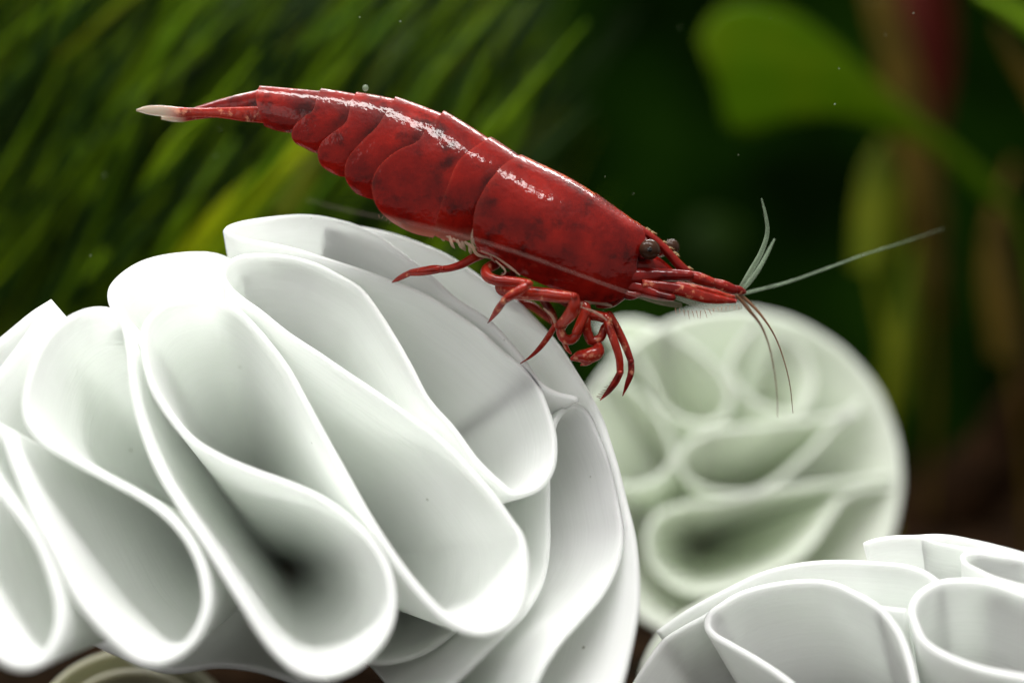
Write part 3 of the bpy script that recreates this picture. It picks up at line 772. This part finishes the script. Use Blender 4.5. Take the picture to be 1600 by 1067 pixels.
# feathery moss: a mass of strands leaning from lower left to upper right
mb = MB()
for k in range(1900):
    y = rng.uniform(750, 2700)
    u = rng.uniform(-450, 720); v = rng.uniform(-120, 760)
    ln = rng.uniform(200, 480)
    ang = math.radians(rng.gauss(57, 8) - max(0, (v < 180) * 10))
    bend = rng.gauss(0, 9)
    if v < 300 and u > 520 and rng.random() < .75: continue
    a = P(u, v, y)
    k_ = (D + y) / D
    dx, dz = math.cos(ang) * ln * k_, math.sin(ang) * ln * k_
    mid = a + np.array([dx * .5 + bend, rng.uniform(-60, 60), dz * .5 - bend])
    b = a + np.array([dx, rng.uniform(-120, 120), dz])
    far = (y - 750) / 1950
    r = rng.random()
    mi = 0 if r < 0.50 + 0.25 * far else (1 if r < 0.955 else 2)
    strand(mb, [a, mid, b], (rng.uniform(2, 5) if rng.random() < .75 else rng.uniform(6, 14)) * k_, mi)
tag(mb.build('moss', [G_DARK, G_MID, G_OLIVE]), 'mass of feathery green moss strands filling the left background', 'moss', kind='stuff')

def leafy(name, label, cat, upper, lower, y0, y1, m, curl=60, group=None, nrow=36, nj=11, stem=None):
    """a real leaf: two traced margins, cupped, with thickness and a raised midrib"""
    y0 += 450; y1 += 450
    a, b = at(catmull(upper, 5), np.linspace(0, 1, nrow)), at(catmull(lower, 5), np.linspace(0, 1, nrow))
    F = np.zeros((nrow, nj, 3)); Bk = np.zeros((nrow, nj, 3))
    for i in range(nrow):
        s = i / (nrow - 1)
        for j in range(nj):
            t = j / (nj - 1); q = a[i] * (1 - t) + b[i] * t
            y = y0 + (y1 - y0) * s + curl * (2 * t - 1) ** 2 - (14 * math.exp(-((t - .5) / .06) ** 2))
            F[i, j] = P(q[0], q[1], y); Bk[i, j] = P(q[0], q[1], y + 9)
    f = grid_faces(nrow, nj); o = nrow * nj
    f2 = [tuple(x + o for x in q[::-1]) for q in f]
    e = []
    for i in range(nrow - 1):
        e.append((i * nj, (i + 1) * nj, (i + 1) * nj + o, i * nj + o)); e.append((i * nj + nj - 1 + o, (i + 1) * nj + nj - 1 + o, (i + 1) * nj + nj - 1, i * nj + nj - 1))
    for j in range(nj - 1):
        e.append((j + o, j + 1 + o, j + 1, j)); e.append(((nrow - 1) * nj + j, (nrow - 1) * nj + j + 1, (nrow - 1) * nj + j + 1 + o, (nrow - 1) * nj + j + o))
    root = empty(name, P(b[0][0], b[0][1], y0), label, cat, group)
    mb = MB(); mb.add(np.vstack([F.reshape(-1, 3), Bk.reshape(-1, 3)]), f + f2 + e); mb.build('leaf_blade', m, root)
    mid = (a[0] + b[0]) / 2
    st = stem or [(mid[0], mid[1]), (mid[0] + 20, mid[1] + 120), (mid[0] + 10, mid[1] + 320)]
    mb = MB(); tube(mb, [P(u, v, y0 + 10 * i) for i, (u, v) in enumerate(st)], [10, 11, 12][:len(st)], 8, smooth_step=25); mb.build('stalk', m, root)
    return root
leafy('broad_leaf', 'broad green leaf arching in from the upper right background', 'leaf',
      [(1590, 322), (1530, 262), (1480, 218), (1420, 170), (1360, 118), (1310, 70), (1260, 32), (1205, 8), (1150, 4), (1112, 26), (1092, 62)],
      [(1584, 336), (1540, 312), (1490, 262), (1440, 226), (1400, 206), (1350, 190), (1290, 184), (1230, 192), (1180, 208), (1142, 204), (1122, 140)], 1250, 1000, G_LEAF, 15,
      stem=[(1587, 329), (1612, 400), (1640, 560)])
leafy('blade_leaf', 'bright yellow green blade in the moss behind the large tube', 'leaf', [(235, 455), (288, 380), (342, 320), (402, 270), (457, 230), (502, 195)], [(335, 430), (385, 368), (428, 322), (466, 280), (494, 245), (512, 203)], 470, 560, G_YEL, 30)
leafy('blade_leaf', 'olive green blade below the shrimp abdomen, right of the yellow blade', 'leaf', [(400, 330), (440, 270), (490, 225), (540, 180)], [(480, 345), (510, 290), (540, 245), (560, 190)], 480, 560, G_OLIVE, 30)
leafy('blade_leaf', 'thin yellowish blade crossing the moss in the upper left corner', 'leaf', [(20, 190), (80, 110), (130, 85), (190, 40), (235, -10)], [(30, 200), (95, 128), (140, 108), (205, 58), (250, -5)], 1300, 1400, G_OLIVE, 20)
leafy('stem_leaf', 'olive yellow leaf hanging straight down in the right background', 'leaf', [(1330, 420), (1335, 330), (1350, 260), (1375, 215)], [(1395, 430), (1412, 340), (1410, 270), (1385, 215)], 1250, 1300, G_OLIVE, 40, stem=[(1362, 425), (1385, 540), (1392, 660)])
leafy('stem_leaf', 'long dim olive leaf leaning over the blurred tube', 'leaf', [(1372, 650), (1378, 560), (1400, 470), (1425, 380)], [(1420, 640), (1432, 560), (1440, 470), (1440, 385)], 1350, 1450, G_OLIVE, 40, stem=[(1396, 645), (1392, 720), (1390, 860)])
leafy('stem_leaf', 'brown upright leaf between the red leaf and the broad leaf', 'leaf', [(1430, 470), (1410, 300), (1385, 150), (1345, -20)], [(1480, 460), (1478, 300), (1450, 150), (1400, -20)], 1500, 1600, G_BROWN, 40, stem=[(1455, 465), (1460, 600), (1450, 800)])
leafy('stem_leaf', 'brown stalk like leaf near the right edge', 'leaf', [(1545, 560), (1530, 430), (1545, 330), (1580, 250)], [(1610, 570), (1590, 430), (1580, 340), (1592, 255)], 1350, 1450, G_BROWN, 40, stem=[(1578, 565), (1600, 700), (1610, 860)])
leafy('red_leaf', 'dark red leaf hanging at the top right', 'leaf', [(1440, 230), (1405, 130), (1395, 40), (1400, -60)], [(1470, 225), (1490, 130), (1495, 40), (1480, -60)], 1650, 1700, G_RED, 40, stem=[(1455, 228), (1470, 330), (1475, 500)])
leafy('tip_leaf', 'lime green leaf edge in the top right corner', 'leaf', [(1700, 90), (1640, 45), (1590, 10), (1530, -20)], [(1690, 130), (1630, 72), (1580, 32), (1525, -5)], 800, 850, G_TIP, 20)
leafy('tip_leaf', 'orange brown leaf below the lime leaf in the top right corner', 'leaf', [(1660, 190), (1625, 130), (1590, 75), (1560, 35)], [(1640, 220), (1605, 150), (1575, 95), (1553, 45)], 900, 950, G_BROWN, 20)
leafy('round_leaf', 'dim round green leaf in the dark behind the shrimp head', 'leaf', [(1120, 420), (1075, 405), (1065, 370), (1090, 340), (1115, 335)], [(1125, 420), (1155, 405), (1165, 370), (1145, 342), (1118, 335)], 2500, 2550, G_DARK, 30)
# driftwood in the brown lower right distance
def bark():
    m, nt, pb, out = mat('dark_driftwood'); oc = coords(nt)
    c = ramp(nt, noise(nt, oc, 0.8, 6, 0.65), [(0.3, (0.006, 0.003, 0.001)), (0.7, (0.026, 0.011, 0.004))])
    nt.links.new(c, pb.inputs['Base Color']); pb.inputs['Roughness'].default_value = 0.85; pb.inputs['Specular IOR Level'].default_value = 0.05
    nt.links.new(bump(nt, noise(nt, oc, 1.6, 5), 1.0, 30), pb.inputs['Normal']); return m
mb = MB()
tube(mb, [P(1370, 900, 2300), P(1480, 800, 2250), P(1560, 720, 2200), P(1680, 660, 2250), P(1850, 640, 2300)], [120, 130, 115, 120, 100], 16, smooth_step=60)
tube(mb, [P(1540, 730, 2200), P(1600, 620, 2150), P(1690, 540, 2150)], [80, 60, 35], 12, smooth_step=60)
tag(mb.build('driftwood', bark(), base=P(1500, 900, 2300)), 'dark brown driftwood blurred behind the lower right tube', 'driftwood')

# ------------------------------------------------------------------ specks drifting in the water
mb = MB()
M_SPECK = simple('pale_speck', (0.5, 0.55, 0.4), 0.5)
for k in range(22):
    y = rng.uniform(-60, 330)
    p = P(rng.uniform(20, 1580), rng.uniform(15, 440), y)
    r = rng.uniform(0.4, 1.1)
    ellipsoid(mb, p, r, r, r, 0, 6, 4)
tag(mb.build('drifting_specks', M_SPECK), 'tiny pale specks drifting in the water', 'specks', kind='stuff')
mb = MB(); ellipsoid(mb, P(571, 138, BY), 5, 5, 5, 0, 14, 10)
tag(mb.build('bubble', M_PALE, base=P(571, 143, BY)), 'tiny round bubble just above the shrimp back', 'bubble')
